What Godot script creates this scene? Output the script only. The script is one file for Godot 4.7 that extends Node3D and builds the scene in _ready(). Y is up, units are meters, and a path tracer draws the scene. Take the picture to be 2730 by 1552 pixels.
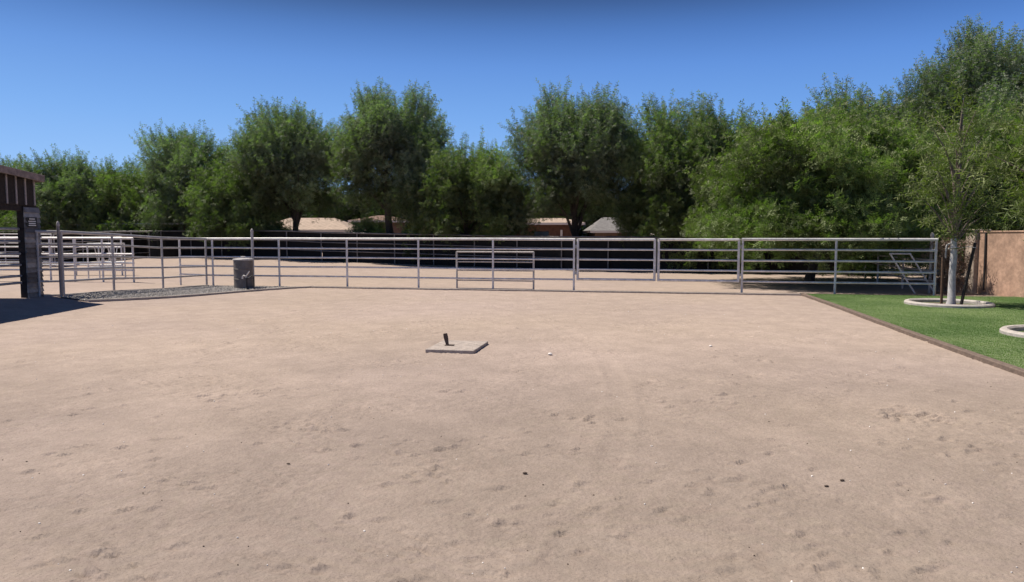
extends Node3D
# A sandy riding yard: pipe corral fence and gates, a shed corner at the left, a lawn with a young tree at the right, mesquites behind.

var M := {}
var used := {}
var rng := RandomNumberGenerator.new()
var n_bump := FastNoiseLite.new()
var n_fine := FastNoiseLite.new()
var n_mask := FastNoiseLite.new()
var n_tone := FastNoiseLite.new()
var boughs := {}

# ------------------------------------------------------------------ naming helpers
func numbered(called: String) -> String:
	if not used.has(called):
		used[called] = 0
		return called
	used[called] += 1
	return "%s_%03d" % [called, used[called]]

func tag(o, label = "", category = "", group = "", kind = ""):
	if label != "": o.set_meta("label", label)
	if category != "": o.set_meta("category", category)
	if group != "": o.set_meta("group", group)
	if kind != "": o.set_meta("kind", kind)
	return o

func thing(called: String, label: String, category: String, where := Vector3.ZERO, group := "") -> Node3D:
	var o := Node3D.new()
	o.name = numbered(called)
	add_child(o)
	o.position = where
	tag(o, label, category, group)
	return o

func obj(called: String, mesh: Mesh, mat: Material, parent: Node = null) -> MeshInstance3D:
	var o := MeshInstance3D.new()
	o.mesh = mesh
	o.material_override = mat
	if parent == null or parent == self:
		o.name = numbered(called)
		add_child(o)
	else:
		o.name = part_name(called, parent)
		parent.add_child(o, true)
	return o

func part_name(called: String, parent: Node) -> String:
	if not parent.has_node(NodePath(called)): return called
	var k := 1
	while parent.has_node(NodePath("%s_%03d" % [called, k])): k += 1
	return "%s_%03d" % [called, k]

# ------------------------------------------------------------------ shape helpers
func st_new() -> SurfaceTool:
	var st := SurfaceTool.new()
	st.begin(Mesh.PRIMITIVE_TRIANGLES)
	return st

func done(st: SurfaceTool) -> ArrayMesh:
	st.generate_normals()
	return st.commit()

func tri(st: SurfaceTool, a: Vector3, b: Vector3, c: Vector3, out: Vector3):
	# front faces run clockwise
	if (b - a).cross(c - a).dot(out) > 0.0:
		var t := b
		b = c
		c = t
	for v in [a, b, c]:
		st.set_uv(Vector2(v.x + v.z, v.y))
		st.add_vertex(v)

func quad(st: SurfaceTool, a: Vector3, b: Vector3, c: Vector3, d: Vector3, out: Vector3):
	tri(st, a, b, c, out)
	tri(st, a, c, d, out)

func box(st: SurfaceTool, c: Vector3, s: Vector3, bas := Basis.IDENTITY, ch := 0.0):
	st.set_smooth_group(-1)
	var h := s * 0.5
	var k: float = min(ch, min(h.x, min(h.y, h.z)) * 0.6)
	# a box with chamfered edges: 6 faces, 12 edge strips, 8 corners
	var ax := [Vector3.RIGHT, Vector3.UP, Vector3.BACK]
	for i in 3:
		var u: Vector3 = ax[(i + 1) % 3]
		var v: Vector3 = ax[(i + 2) % 3]
		var n: Vector3 = ax[i]
		var hu: float = h[(i + 1) % 3] - k
		var hv: float = h[(i + 2) % 3] - k
		for sg in [-1.0, 1.0]:
			var m: Vector3 = n * h[i] * sg
			quad(st, c + bas * (m - u * hu - v * hv), c + bas * (m + u * hu - v * hv), c + bas * (m + u * hu + v * hv), c + bas * (m - u * hu + v * hv), bas * (n * sg))
	if k > 0.0:
		for i in 3:
			var a: Vector3 = ax[i]
			var u2: Vector3 = ax[(i + 1) % 3]
			var v2: Vector3 = ax[(i + 2) % 3]
			var la: float = h[i] - k
			var lu: float = h[(i + 1) % 3]
			var lv: float = h[(i + 2) % 3]
			for su in [-1.0, 1.0]:
				for sv in [-1.0, 1.0]:
					var p: Vector3 = u2 * lu * su + v2 * (lv - k) * sv
					var q: Vector3 = u2 * (lu - k) * su + v2 * lv * sv
					quad(st, c + bas * (p - a * la), c + bas * (p + a * la), c + bas * (q + a * la), c + bas * (q - a * la), bas * (u2 * su + v2 * sv))
		for sx in [-1.0, 1.0]:
			for sy in [-1.0, 1.0]:
				for sz in [-1.0, 1.0]:
					tri(st, c + bas * Vector3(h.x * sx, (h.y - k) * sy, (h.z - k) * sz), c + bas * Vector3((h.x - k) * sx, h.y * sy, (h.z - k) * sz), c + bas * Vector3((h.x - k) * sx, (h.y - k) * sy, h.z * sz), bas * Vector3(sx, sy, sz))

func box_mesh(s: Vector3, ch := 0.004) -> ArrayMesh:
	var st := st_new()
	box(st, Vector3.ZERO, s, Basis.IDENTITY, ch)
	return done(st)

func tube(st: SurfaceTool, pts: Array, radii: Array, sides := 10, caps := true):
	var rings := []
	var side := Vector3.ZERO
	for i in pts.size():
		var d: Vector3
		if i == 0: d = pts[1] - pts[0]
		elif i == pts.size() - 1: d = pts[i] - pts[i - 1]
		else: d = pts[i + 1] - pts[i - 1]
		d = d.normalized()
		if side == Vector3.ZERO:
			side = d.cross(Vector3.UP if abs(d.y) < 0.9 else Vector3.RIGHT).normalized()
		else:
			side = (side - d * side.dot(d)).normalized()
		var other := d.cross(side)
		var r: float = radii[min(i, radii.size() - 1)]
		var ring := []
		for k in sides:
			var a := TAU * k / sides
			ring.append(pts[i] + (side * cos(a) + other * sin(a)) * r)
		rings.append(ring)
	st.set_smooth_group(0)
	for i in pts.size() - 1:
		for k in sides:
			var k2 := (k + 1) % sides
			var o: Vector3 = rings[i][k] + rings[i][k2] - pts[i] * 2.0
			quad(st, rings[i][k], rings[i][k2], rings[i + 1][k2], rings[i + 1][k], o)
	if caps:
		st.set_smooth_group(-1)
		for e in [0, pts.size() - 1]:
			var o2: Vector3 = pts[0] - pts[1] if e == 0 else pts[e] - pts[e - 1]
			for k in range(1, sides - 1):
				tri(st, rings[e][0], rings[e][k], rings[e][k + 1], o2)

func tube_mesh(pts: Array, radii: Array, sides := 10) -> ArrayMesh:
	var st := st_new()
	tube(st, pts, radii, sides)
	return done(st)

func lathe(st: SurfaceTool, prof: Array, sides := 24, at := Vector3.ZERO):
	# prof: Vector2(radius, height) from bottom to top; each step is a band of its own
	for i in prof.size() - 1:
		var p: Vector2 = prof[i]
		var q: Vector2 = prof[i + 1]
		st.set_smooth_group(i + 1)
		for k in sides:
			var a := TAU * k / sides
			var b := TAU * (k + 1) / sides
			var da := Vector3(cos(a), 0, sin(a))
			var db := Vector3(cos(b), 0, sin(b))
			var n := Vector2(q.y - p.y, p.x - q.x)
			var out := (da + db) * 0.5 * n.x + Vector3.UP * n.y
			if p.x > 1e-5: tri(st, at + da * p.x + Vector3.UP * p.y, at + db * p.x + Vector3.UP * p.y, at + db * q.x + Vector3.UP * q.y, out)
			if q.x > 1e-5: tri(st, at + da * p.x + Vector3.UP * p.y, at + db * q.x + Vector3.UP * q.y, at + da * q.x + Vector3.UP * q.y, out)

func lathe_mesh(prof: Array, sides := 24) -> ArrayMesh:
	var st := st_new()
	lathe(st, prof, sides)
	return done(st)

func strip_mesh(pts: Array, width: float, h: float, sink := 0.06, ch := 0.012) -> ArrayMesh:
	# a low kerb swept along points on the ground
	var st := st_new()
	var L := []
	for i in pts.size():
		var d: Vector3
		if i == 0: d = pts[1] - pts[0]
		elif i == pts.size() - 1: d = pts[i] - pts[i - 1]
		else: d = pts[i + 1] - pts[i - 1]
		d.y = 0
		d = d.normalized()
		var s := Vector3(-d.z, 0, d.x)
		var p: Vector3 = pts[i]
		L.append([p - s * width * 0.5 - Vector3.UP * sink, p - s * width * 0.5 + Vector3.UP * (h - ch), p - s * (width * 0.5 - ch) + Vector3.UP * h, p + s * (width * 0.5 - ch) + Vector3.UP * h, p + s * width * 0.5 + Vector3.UP * (h - ch), p + s * width * 0.5 - Vector3.UP * sink])
	for i in pts.size() - 1:
		for k in 5:
			st.set_smooth_group(k + 1)
			var mid: Vector3 = (L[i][k] + L[i][k + 1]) * 0.5 - (pts[i] - Vector3.UP * 0.03)
			quad(st, L[i][k], L[i + 1][k], L[i + 1][k + 1], L[i][k + 1], mid)
	st.set_smooth_group(-1)
	for e in [0, pts.size() - 1]:
		var o: Vector3 = pts[0] - pts[1] if e == 0 else pts[e] - pts[e - 1]
		for k in range(1, 5): tri(st, L[e][0], L[e][k], L[e][k + 1], o)
	return done(st)

# ------------------------------------------------------------------ the lie of the land
func smooth(a: float, b: float, v: float) -> float:
	var t: float = clamp((v - a) / (b - a), 0.0, 1.0)
	return t * t * (3.0 - 2.0 * t)

func gh(x: float, z: float) -> float:
	var d := -z
	var g := 0.2 * smooth(-8.4, -11.4, x) * (1.0 - smooth(17.5, 23.5, d))
	g += 0.08 * smooth(-10.5, -13.5, x) * smooth(19.0, 24.0, d) 
	g += 0.3 * smooth(27.0, 41.0, d) * (1.0 - smooth(-14.0, 9.0, x))
	return g

func on(x: float, d: float, up := 0.0) -> Vector3:
	return Vector3(x, gh(x, -d) + up, -d)

func scuff(x: float, z: float) -> float:
	# hoof marks and raked sand, in metres
	var d := -z
	if d > 27.0: return 0.0
	var m: float = smooth(-0.12, 0.42, n_mask.get_noise_2d(x, z))
	m = m * (1.0 - smooth(9.0, 24.0, d) * 0.55)
	var b := n_bump.get_noise_2d(x, z)
	var h: float = (b * 0.017 - maxf(0.0, b - 0.15) * 0.042) * (0.12 + 0.88 * m)
	h += n_fine.get_noise_2d(x, z) * 0.0075 * (0.15 + 0.85 * m)
	# sand drifted over the back left of the slab
	h += 0.056 * exp(-pow((x + 1.25) / 0.17, 2.0) - pow((z + 10.75) / 0.30, 2.0))
	# old wheel tracks, almost raked away
	for tk in [[-6.4, 0.42, 0.0], [-4.9, 0.42, 0.0], [5.9, -0.30, 0.02], [7.2, -0.30, 0.02], [1.2, 0.16, -0.03]]:
		var off: float = x - (tk[0] + tk[1] * (d - 8.0) * 0.5 + tk[2] * (d - 8.0) * (d - 8.0))
		if absf(off) < 0.4: h += (0.007 * exp(-pow((absf(off) - 0.15) / 0.05, 2.0)) - 0.008 * exp(-pow(off / 0.10, 2.0))) * (0.5 + 0.5 * n_mask.get_noise_2d(z * 2.0, tk[0]))
	# the dug patch at the right
	var r := Vector2((x - 3.70) / 0.34, (z + 6.48) / 0.26).length()
	if r < 1.4: h += (1.0 - smooth(0.6, 1.4, r)) * (n_bump.get_noise_2d(x * 1.7, z * 2.3) * 0.035 - 0.008) + 0.022 * exp(-pow((r - 0.85) * 5.0, 2.0)) * smooth(-0.3, 0.2, -(z + 6.48))
	return h

# ------------------------------------------------------------------ textures and materials
func noise_image(size: int, freq: float, sd: int, oct := 4) -> PackedByteArray:
	var n := FastNoiseLite.new()
	n.seed = sd
	n.noise_type = FastNoiseLite.TYPE_SIMPLEX_SMOOTH
	n.frequency = freq
	n.fractal_octaves = oct
	var im := n.get_seamless_image(size, size)
	im.convert(Image.FORMAT_L8)
	return im.get_data()

func grain_tex(size: int, freqs: Array, weights: Array, sd: int, lo: float, hi: float, speck := 0.0, tint := Vector3.ONE) -> ImageTexture:
	var src := []
	for i in freqs.size(): src.append(noise_image(size, freqs[i], sd + i))
	var r := RandomNumberGenerator.new()
	r.seed = sd
	var out := PackedByteArray()
	out.resize(size * size * 3)
	for p in size * size:
		var v := 0.0
		for i in src.size(): v += src[i][p] / 255.0 * weights[i]
		v = lo + (hi - lo) * v
		var rough := r.randf()
		if rough < speck: v *= 0.62
		elif rough > 1.0 - speck * 0.6: v *= 1.22
		out[p * 3] = int(clamp(v * 255.0, 0, 255))
		out[p * 3 + 1] = int(clamp(v * 255.0 * tint.y, 0, 255))
		out[p * 3 + 2] = int(clamp(v * 255.0 * tint.z, 0, 255))
	var im := Image.create_from_data(size, size, false, Image.FORMAT_RGB8, out)
	return ImageTexture.create_from_image(im)

func normal_tex(size: int, freq: float, sd: int, strength: float, oct := 5) -> ImageTexture:
	var n := FastNoiseLite.new()
	n.seed = sd
	n.frequency = freq
	n.fractal_octaves = oct
	var im := n.get_seamless_image(size, size)
	im.convert(Image.FORMAT_RGBA8)
	im.bump_map_to_normal_map(strength)
	return ImageTexture.create_from_image(im)

func lin(r: float, g: float, b: float) -> Color:
	return Color(r, g, b).linear_to_srgb()

func mat(col: Color, rough := 0.8, tex: Texture2D = null, scale := 1.0, nrm: Texture2D = null, nstr := 0.6, metal := 0.0) -> StandardMaterial3D:
	var m := StandardMaterial3D.new()
	m.albedo_color = col
	m.roughness = rough
	m.metallic = metal
	if tex != null or nrm != null:
		m.uv1_triplanar = true
		m.uv1_world_triplanar = true
		m.uv1_scale = Vector3.ONE * scale
	if tex != null: m.albedo_texture = tex
	if nrm != null:
		m.normal_enabled = true
		m.normal_texture = nrm
		m.normal_scale = nstr
	return m

func leaf_mat(back := Color(0.75, 0.95, 0.4)) -> StandardMaterial3D:
	var m := StandardMaterial3D.new()
	m.albedo_color = Color.WHITE
	m.vertex_color_use_as_albedo = true
	m.roughness = 0.55
	m.cull_mode = BaseMaterial3D.CULL_DISABLED
	m.backlight_enabled = true
	m.backlight = back
	return m

func materials():
	var t_mottle := grain_tex(512, [0.006, 0.03, 0.12], [0.45, 0.35, 0.2], 11, 0.62, 1.1, 0.02)
	var t_sand := grain_tex(1024, [0.004, 0.02, 0.11, 0.33], [0.25, 0.25, 0.26, 0.24], 21, 0.76, 1.08, 0.02)
	var t_wood := grain_tex(512, [0.01, 0.05, 0.2], [0.4, 0.3, 0.3], 31, 0.5, 1.15, 0.03)
	var n_grain := normal_tex(1024, 0.05, 41, 6.0)
	var n_soft := normal_tex(512, 0.03, 51, 4.0)
	var sand := StandardMaterial3D.new()
	sand.vertex_color_use_as_albedo = true
	sand.albedo_texture = t_sand
	sand.uv1_scale = Vector3(0.42, 0.42, 1)
	sand.roughness = 0.95
	sand.metallic_specular = 0.25
	sand.normal_enabled = true
	sand.normal_texture = n_grain
	sand.normal_scale = 0.38
	M.sand = sand
	M.pipe = mat(lin(0.90, 0.87, 0.86), 0.45, t_mottle, 0.8, n_soft, 0.15, 0.1)
	M.pipe_dull = mat(lin(0.60, 0.565, 0.55), 0.5, t_mottle, 0.8, n_soft, 0.2, 0.15)
	M.post_old = mat(lin(0.34, 0.29, 0.27), 0.6, t_mottle, 1.2, n_soft, 0.2, 0.1)
	M.rust_pipe = mat(lin(0.26, 0.235, 0.225), 0.55, t_mottle, 0.7, n_soft, 0.2, 0.2)
	M.shade_sheet = mat(lin(0.012, 0.0105, 0.010), 0.95, t_wood, 0.9)  # near black, a colour that stands in for shade behind the fences
	M.concrete = mat(lin(0.50, 0.43, 0.38), 0.9, t_mottle, 1.3, n_grain, 0.4)
	M.pad = mat(lin(0.52, 0.44, 0.39), 0.9, t_mottle, 2.2, n_grain, 0.5)
	M.curb_white = mat(lin(0.62, 0.56, 0.52), 0.85, t_mottle, 2.0, n_grain, 0.3)
	M.header = mat(lin(0.24, 0.175, 0.14), 0.9, t_wood, 2.0, n_grain, 0.5)
	M.gravel_bed = mat(lin(0.24, 0.22, 0.215), 0.95, t_sand, 0.9, n_grain, 1.0)
	M.gravel = mat(lin(0.30, 0.28, 0.27), 0.9, t_mottle, 6.0)
	M.lawn = mat(lin(0.11, 0.155, 0.06), 0.95, t_sand, 0.7, n_grain, 1.0)
	M.stucco = mat(lin(0.58, 0.375, 0.275), 0.95, t_mottle, 0.5, n_grain, 0.35)
	M.stucco_pale = mat(lin(0.58, 0.47, 0.39), 0.95, t_mottle, 0.6, n_grain, 0.35)
	M.dark_iron = mat(lin(0.035, 0.03, 0.03), 0.6, t_mottle, 2.0)
	M.barrel = mat(lin(0.21, 0.18, 0.165), 0.55, t_mottle, 1.4, n_soft, 0.25, 0.1)
	M.barn_board = mat(lin(0.042, 0.030, 0.026), 0.9, t_wood, 1.7, n_soft, 0.5)
	M.batten = mat(lin(0.55, 0.47, 0.44), 0.85, t_wood, 1.7)
	M.barn_siding = mat(lin(0.30, 0.27, 0.255), 0.38, t_wood, 1.2, n_soft, 0.4)
	M.barn_siding_pale = mat(lin(0.50, 0.46, 0.43), 0.35, t_wood, 1.2, n_soft, 0.4)
	M.barn_siding_dark = mat(lin(0.16, 0.14, 0.132), 0.4, t_wood, 1.2, n_soft, 0.4)
	M.fascia = mat(lin(0.38, 0.29, 0.255), 0.8, t_wood, 1.0)
	M.roof_tin = mat(lin(0.32, 0.30, 0.30), 0.5, t_mottle, 0.5, null, 0.0, 0.4)
	M.sign_black = mat(lin(0.02, 0.02, 0.02), 0.5)
	M.sign_white = mat(lin(0.7, 0.68, 0.66), 0.6)
	M.bark = mat(lin(0.085, 0.065, 0.05), 0.95, t_wood, 1.5, n_grain, 1.0)
	M.white_bark = mat(lin(0.66, 0.64, 0.64), 0.8, t_mottle, 2.0, n_grain, 0.5)
	M.twig_pale = mat(lin(0.28, 0.22, 0.18), 0.85, t_wood, 2.0)
	M.stake = mat(lin(0.16, 0.095, 0.06), 0.9, t_wood, 2.0)
	M.stake_dark = mat(lin(0.035, 0.027, 0.025), 0.8, t_wood, 2.0)
	M.rope = mat(lin(0.4, 0.38, 0.37), 0.8)
	M.iron_rust = mat(lin(0.13, 0.085, 0.065), 0.8, t_mottle, 5.0, n_grain, 0.6)
	M.steel = mat(lin(0.62, 0.6, 0.58), 0.3, null, 1.0, null, 0.0, 0.8)
	M.brick = mat(lin(0.17, 0.085, 0.06), 0.9, t_mottle, 0.7)
	M.brown_wall = mat(lin(0.24, 0.15, 0.115), 0.9, t_mottle, 0.5)
	M.orange_wall = mat(lin(0.36, 0.16, 0.09), 0.9, t_mottle, 0.5)
	M.tan_roof = mat(lin(0.55, 0.42, 0.33), 0.9, t_mottle, 0.8, n_soft, 0.4)
	M.grey_roof = mat(lin(0.25, 0.235, 0.23), 0.9, t_mottle, 0.8, n_soft, 0.4)
	M.trim = mat(lin(0.68, 0.62, 0.58), 0.7)
	M.glass = mat(lin(0.02, 0.022, 0.025), 0.1)
	M.pebble = mat(lin(0.75, 0.7, 0.66), 0.7)
	M.clod = mat(lin(0.10, 0.07, 0.055), 0.95, t_mottle, 8.0)
	M.leaf = leaf_mat()
	M.leaf_young = leaf_mat(Color(0.8, 0.95, 0.35))
	M.blade = leaf_mat(Color(0.6, 0.85, 0.3))
	M.dry = leaf_mat(Color(0.3, 0.25, 0.15))

# ------------------------------------------------------------------ ground
func axis(stops: Array) -> PackedFloat32Array:
	# stops: [from, step], ..., [end]
	var a := PackedFloat32Array()
	for i in stops.size() - 1:
		var v: float = stops[i][0]
		while v < stops[i + 1][0] - stops[i][1] * 0.5:
			a.append(v)
			v += stops[i][1]
	a.append(stops[stops.size() - 1][0])
	return a

func stamps(xs: PackedFloat32Array, ds: PackedFloat32Array, hs: PackedFloat32Array):
	# scuffs, crumbs and hoof edges pressed into the sand: a short pit with a lip behind it
	var r := RandomNumberGenerator.new()
	r.seed = 303
	var nx := xs.size()
	var groups := []
	for i in 150:
		var d := 3.2 + 11.0 * pow(r.randf(), 1.25)
		groups.append([r.randf_range(-0.74, 0.74) * d, d, r.randf_range(0.10, 0.60), r.randi_range(2, 13)])
	groups.append([3.7, 6.48, 0.24, 26])
	for g in groups:
		var lean := r.randf_range(-0.5, 0.5)
		for k in g[3]:
			var cx: float = g[0] + r.randfn() * g[2]
			var cd: float = g[1] + r.randfn() * g[2] * 0.6
			var a := r.randf_range(0.018, 0.050) * (1.0 + cd * 0.03)
			var b := r.randf_range(0.012, 0.020) * (1.0 + cd * 0.06)
			var A := r.randf_range(0.007, 0.020) * (1.0 + cd * 0.03)
			var rot := lean + r.randfn() * 0.35
			var reach := 0.16 + cd * 0.004
			var i0 := xs.bsearch(cx - reach)
			var i1 := xs.bsearch(cx + reach)
			var j0 := ds.bsearch(cd - reach)
			var j1 := ds.bsearch(cd + reach)
			for j in range(j0, min(j1, ds.size())):
				for i in range(i0, min(i1, nx)):
					var u := (xs[i] - cx) * cos(rot) + (ds[j] - cd) * sin(rot)
					var v := (ds[j] - cd) * cos(rot) - (xs[i] - cx) * sin(rot)
					var w := exp(-u * u / (a * a))
					hs[j * nx + i] += A * w * (exp(-pow((v - b * 0.9) / b, 2.0)) - 0.9 * exp(-pow((v + b * 0.9) / b, 2.0)))

func build_ground():
	var xs := axis([[-400, 80], [-80, 10], [-30, 1.0], [-12, 0.2], [-7.4, 0.06], [-4.6, 0.026], [4.6, 0.06], [7.4, 0.25], [16, 1.0], [40, 10], [80, 80], [400]])
	var ds := axis([[-60, 10], [-10, 1.0], [2.6, 0.021], [7.5, 0.045], [13.0, 0.09], [19.0, 0.16], [27.0, 0.7], [50, 5.0], [80, 60], [500]])
	var nx := xs.size()
	var nz := ds.size()
	var v := PackedVector3Array()
	var nn := PackedVector3Array()
	var uv := PackedVector2Array()
	var cc := PackedColorArray()
	var hs := PackedFloat32Array()
	v.resize(nx * nz); nn.resize(nx * nz); uv.resize(nx * nz); cc.resize(nx * nz); hs.resize(nx * nz)
	for j in nz:
		for i in nx:
			var x := xs[i]
			var z := -ds[j]
			var near: bool = x > -13.0 and x < 9.0 and ds[j] > 2.0 and ds[j] < 27.0
			hs[j * nx + i] = gh(x, z) + (scuff(x, z) if near else 0.0)
	stamps(xs, ds, hs)
	for j in nz:
		for i in nx:
			var p := j * nx + i
			var x := xs[i]
			var z := -ds[j]
			v[p] = Vector3(x, hs[p], z)
			uv[p] = Vector2(x, z)
			var i0: int = max(i - 1, 0)
			var i1: int = min(i + 1, nx - 1)
			var j0: int = max(j - 1, 0)
			var j1: int = min(j + 1, nz - 1)
			var dx := (hs[j * nx + i1] - hs[j * nx + i0]) / (xs[i1] - xs[i0])
			var dz := (hs[j1 * nx + i] - hs[j0 * nx + i]) / (ds[j0] - ds[j1])
			nn[p] = Vector3(-dx, 1, -dz).normalized()
			# sand tone: pinkish tan with paler, yellower and greyer drifts
			var t := n_tone.get_noise_2d(x, z)
			var t2 := n_tone.get_noise_2d(x * 3.1 + 40.0, z * 3.1)
			var c := Vector3(0.457, 0.363, 0.318) * (1.0 + 0.07 * t + 0.04 * t2)
			var w: float = clamp(0.5 + 0.9 * n_tone.get_noise_2d(x * 0.7 - 90.0, z * 0.7), 0.0, 1.0)
			c = c.lerp(c * Vector3(1.0, 1.0, 0.90), w * 0.6)
			# painted vignette: near sand colour darkened and slightly greyed towards the viewer
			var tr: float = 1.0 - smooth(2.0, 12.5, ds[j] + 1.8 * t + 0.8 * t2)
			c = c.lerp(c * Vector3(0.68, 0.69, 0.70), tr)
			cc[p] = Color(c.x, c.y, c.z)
	var idx := PackedInt32Array()
	idx.resize((nx - 1) * (nz - 1) * 6)
	var k := 0
	for j in nz - 1:
		for i in nx - 1:
			var a := j * nx + i
			# rows run away from the camera; clockwise seen from above
			for q in [a, a + nx, a + 1, a + 1, a + nx, a + nx + 1]:
				idx[k] = q
				k += 1
	var arr := []
	arr.resize(Mesh.ARRAY_MAX)
	arr[Mesh.ARRAY_VERTEX] = v
	arr[Mesh.ARRAY_NORMAL] = nn
	arr[Mesh.ARRAY_TEX_UV] = uv
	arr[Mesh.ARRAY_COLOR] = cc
	arr[Mesh.ARRAY_INDEX] = idx
	var m := ArrayMesh.new()
	m.add_surface_from_arrays(Mesh.PRIMITIVE_TRIANGLES, arr)
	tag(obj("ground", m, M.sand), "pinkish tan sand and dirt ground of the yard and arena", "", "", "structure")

func sheet(poly: PackedVector2Array, up: float, step: float) -> ArrayMesh:
	# a sheet over the ground, cut to a polygon of (x, d)
	var st := st_new()
	st.set_smooth_group(0)
	var lo := poly[0]
	var hi := poly[0]
	for p in poly:
		lo = lo.min(p)
		hi = hi.max(p)
	var x := lo.x
	while x < hi.x:
		var d := lo.y
		while d < hi.y:
			var cell := PackedVector2Array([Vector2(x, d), Vector2(x + step, d), Vector2(x + step, d + step), Vector2(x, d + step)])
			for piece in Geometry2D.intersect_polygons(cell, poly):
				for k in range(1, piece.size() - 1):
					tri(st, on(piece[0].x, piece[0].y, up), on(piece[k].x, piece[k].y, up), on(piece[k + 1].x, piece[k + 1].y, up), Vector3.UP)
			d += step
		x += step
	return done(st)

func scatter(called: String, mesh: Mesh, material: Material, xf: Array, cols: Array, parent: Node = null) -> MultiMeshInstance3D:
	var mm := MultiMesh.new()
	mm.transform_format = MultiMesh.TRANSFORM_3D
	mm.use_colors = cols.size() > 0
	mm.mesh = mesh
	mm.instance_count = xf.size()
	for i in xf.size():
		mm.set_instance_transform(i, xf[i])
		if cols.size() > 0: mm.set_instance_color(i, cols[i])
	var o := MultiMeshInstance3D.new()
	o.multimesh = mm
	o.material_override = material
	if parent == null:
		o.name = numbered(called)
		add_child(o)
	else:
		o.name = part_name(called, parent)
		parent.add_child(o, true)
		o.set_meta("kind", "stuff")
	return o

# ------------------------------------------------------------------ fences
const RAILS := [1.0, 0.81, 0.615, 0.42, 0.23]

func rail_between(a: Vector3, b: Vector3, r: float) -> ArrayMesh:
	return tube_mesh([a, b], [r], 10)

func fence(called, label, pts: Array, m: Material, h := 1.56, post_r := 0.032, rail_r := 0.029, top_r := 0.041, fr: Array = RAILS, group := "pipe corral fences"):
	# pts: Vector2(x, distance) of each post
	var base := on(pts[0].x, pts[0].y)
	var t := thing(called, label, "fence", base, group)
	for p in pts:
		var b := on(p.x, p.y) - base
		obj("post", tube_mesh([b - Vector3.UP * 0.15, b + Vector3.UP * (h - 0.01)], [post_r], 10), m, t)
	for k in fr.size():
		var line := []
		for p in pts: line.append(on(p.x, p.y, h * fr[k] + rng.randf_range(-0.008, 0.008)) - base)
		var d0: Vector3 = (line[0] - line[1]).normalized() * post_r
		var n: int = line.size()
		var d1: Vector3 = (line[n - 1] - line[n - 2]).normalized() * post_r
		line[0] += d0
		line[n - 1] += d1
		obj("rail", tube_mesh(line, [top_r if k == 0 else rail_r], 10), m, t)
	return t

func gate(label, a: Vector2, b: Vector2, h := 1.55, low := 0.37):
	var base := on(a.x, a.y)
	var t := thing("pipe_gate", label, "gate", base, "pipe gates in the front fence")
	var pa := Vector3.ZERO
	var pb := on(b.x, b.y) - base
	for p in [pa, pb]:
		obj("upright", tube_mesh([p + Vector3.UP * (low - 0.03), p + Vector3.UP * (h + 0.03)], [0.036], 10), M.pipe, t)
	for k in 5:
		var y: float = lerp(h, low, k / 4.0)
		obj("rail", tube_mesh([pa + Vector3.UP * y, pb + Vector3.UP * y], [0.038 if k in [0, 4] else 0.028], 10), M.pipe, t)
	return t

# ------------------------------------------------------------------ plants
func leaf(st: SurfaceTool, p: Vector3, d: Vector3, s: Vector3, l: float, w: float, n: Vector3):
	var a := p
	var b := p + d * l * 0.45 + s * w * 0.5 + n * w * 0.12
	var c := p + d * l
	var e := p + d * l * 0.45 - s * w * 0.5 + n * w * 0.12
	tri(st, a, b, c, n)
	tri(st, a, c, e, n)

func bough(sd: int, L: float, pinnae: int, plen: float, nleaf: int, ll: float, lw: float, spread: float, bend: float) -> ArrayMesh:
	var r := RandomNumberGenerator.new()
	r.seed = sd
	var st := st_new()
	st.set_smooth_group(-1)
	var stem := []
	for i in 5:
		var t := i / 4.0
		stem.append(Vector3(0, L * t, bend * t * t))
	tube(st, stem, [0.008, 0.007, 0.006, 0.004, 0.002], 3, false)
	st.set_smooth_group(-1)
	for i in pinnae:
		var t := 0.1 + 0.9 * (i + 0.5) / pinnae
		var p := Vector3(0, L * t, bend * t * t)
		var a := i * 2.4 + r.randf_range(-0.5, 0.5)
		var d := Vector3(cos(a) * spread, r.randf_range(0.35, 1.0), sin(a) * spread).normalized()
		var n := d.cross(Vector3(r.randf_range(-1, 1), r.randf_range(0.2, 1), r.randf_range(-1, 1))).normalized()
		var s := d.cross(n)
		var len := plen * (1.0 - 0.45 * t) * r.randf_range(0.75, 1.25)
		for k in nleaf:
			var q := (k + 0.6) / nleaf
			var sg := 1.0 if k % 2 == 0 else -1.0
			var ld := (d * 0.75 + s * sg * 0.8 - Vector3.UP * r.randf_range(0.0, 0.4) + n * r.randf_range(-0.3, 0.3)).normalized()
			leaf(st, p + d * len * q - Vector3.UP * len * 0.25 * q * q, ld, ld.cross(n).normalized(), ll * r.randf_range(0.8, 1.25), lw, n)
	return done(st)

func aligned(p: Vector3, up: Vector3, spin: float, s: float) -> Transform3D:
	up = up.normalized()
	var side := up.cross(Vector3(0.31, 0.2, 0.93)).normalized()
	var b := Basis(side, up, side.cross(up)).rotated(up, spin).scaled(Vector3.ONE * s)
	return Transform3D(b, p)

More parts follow.
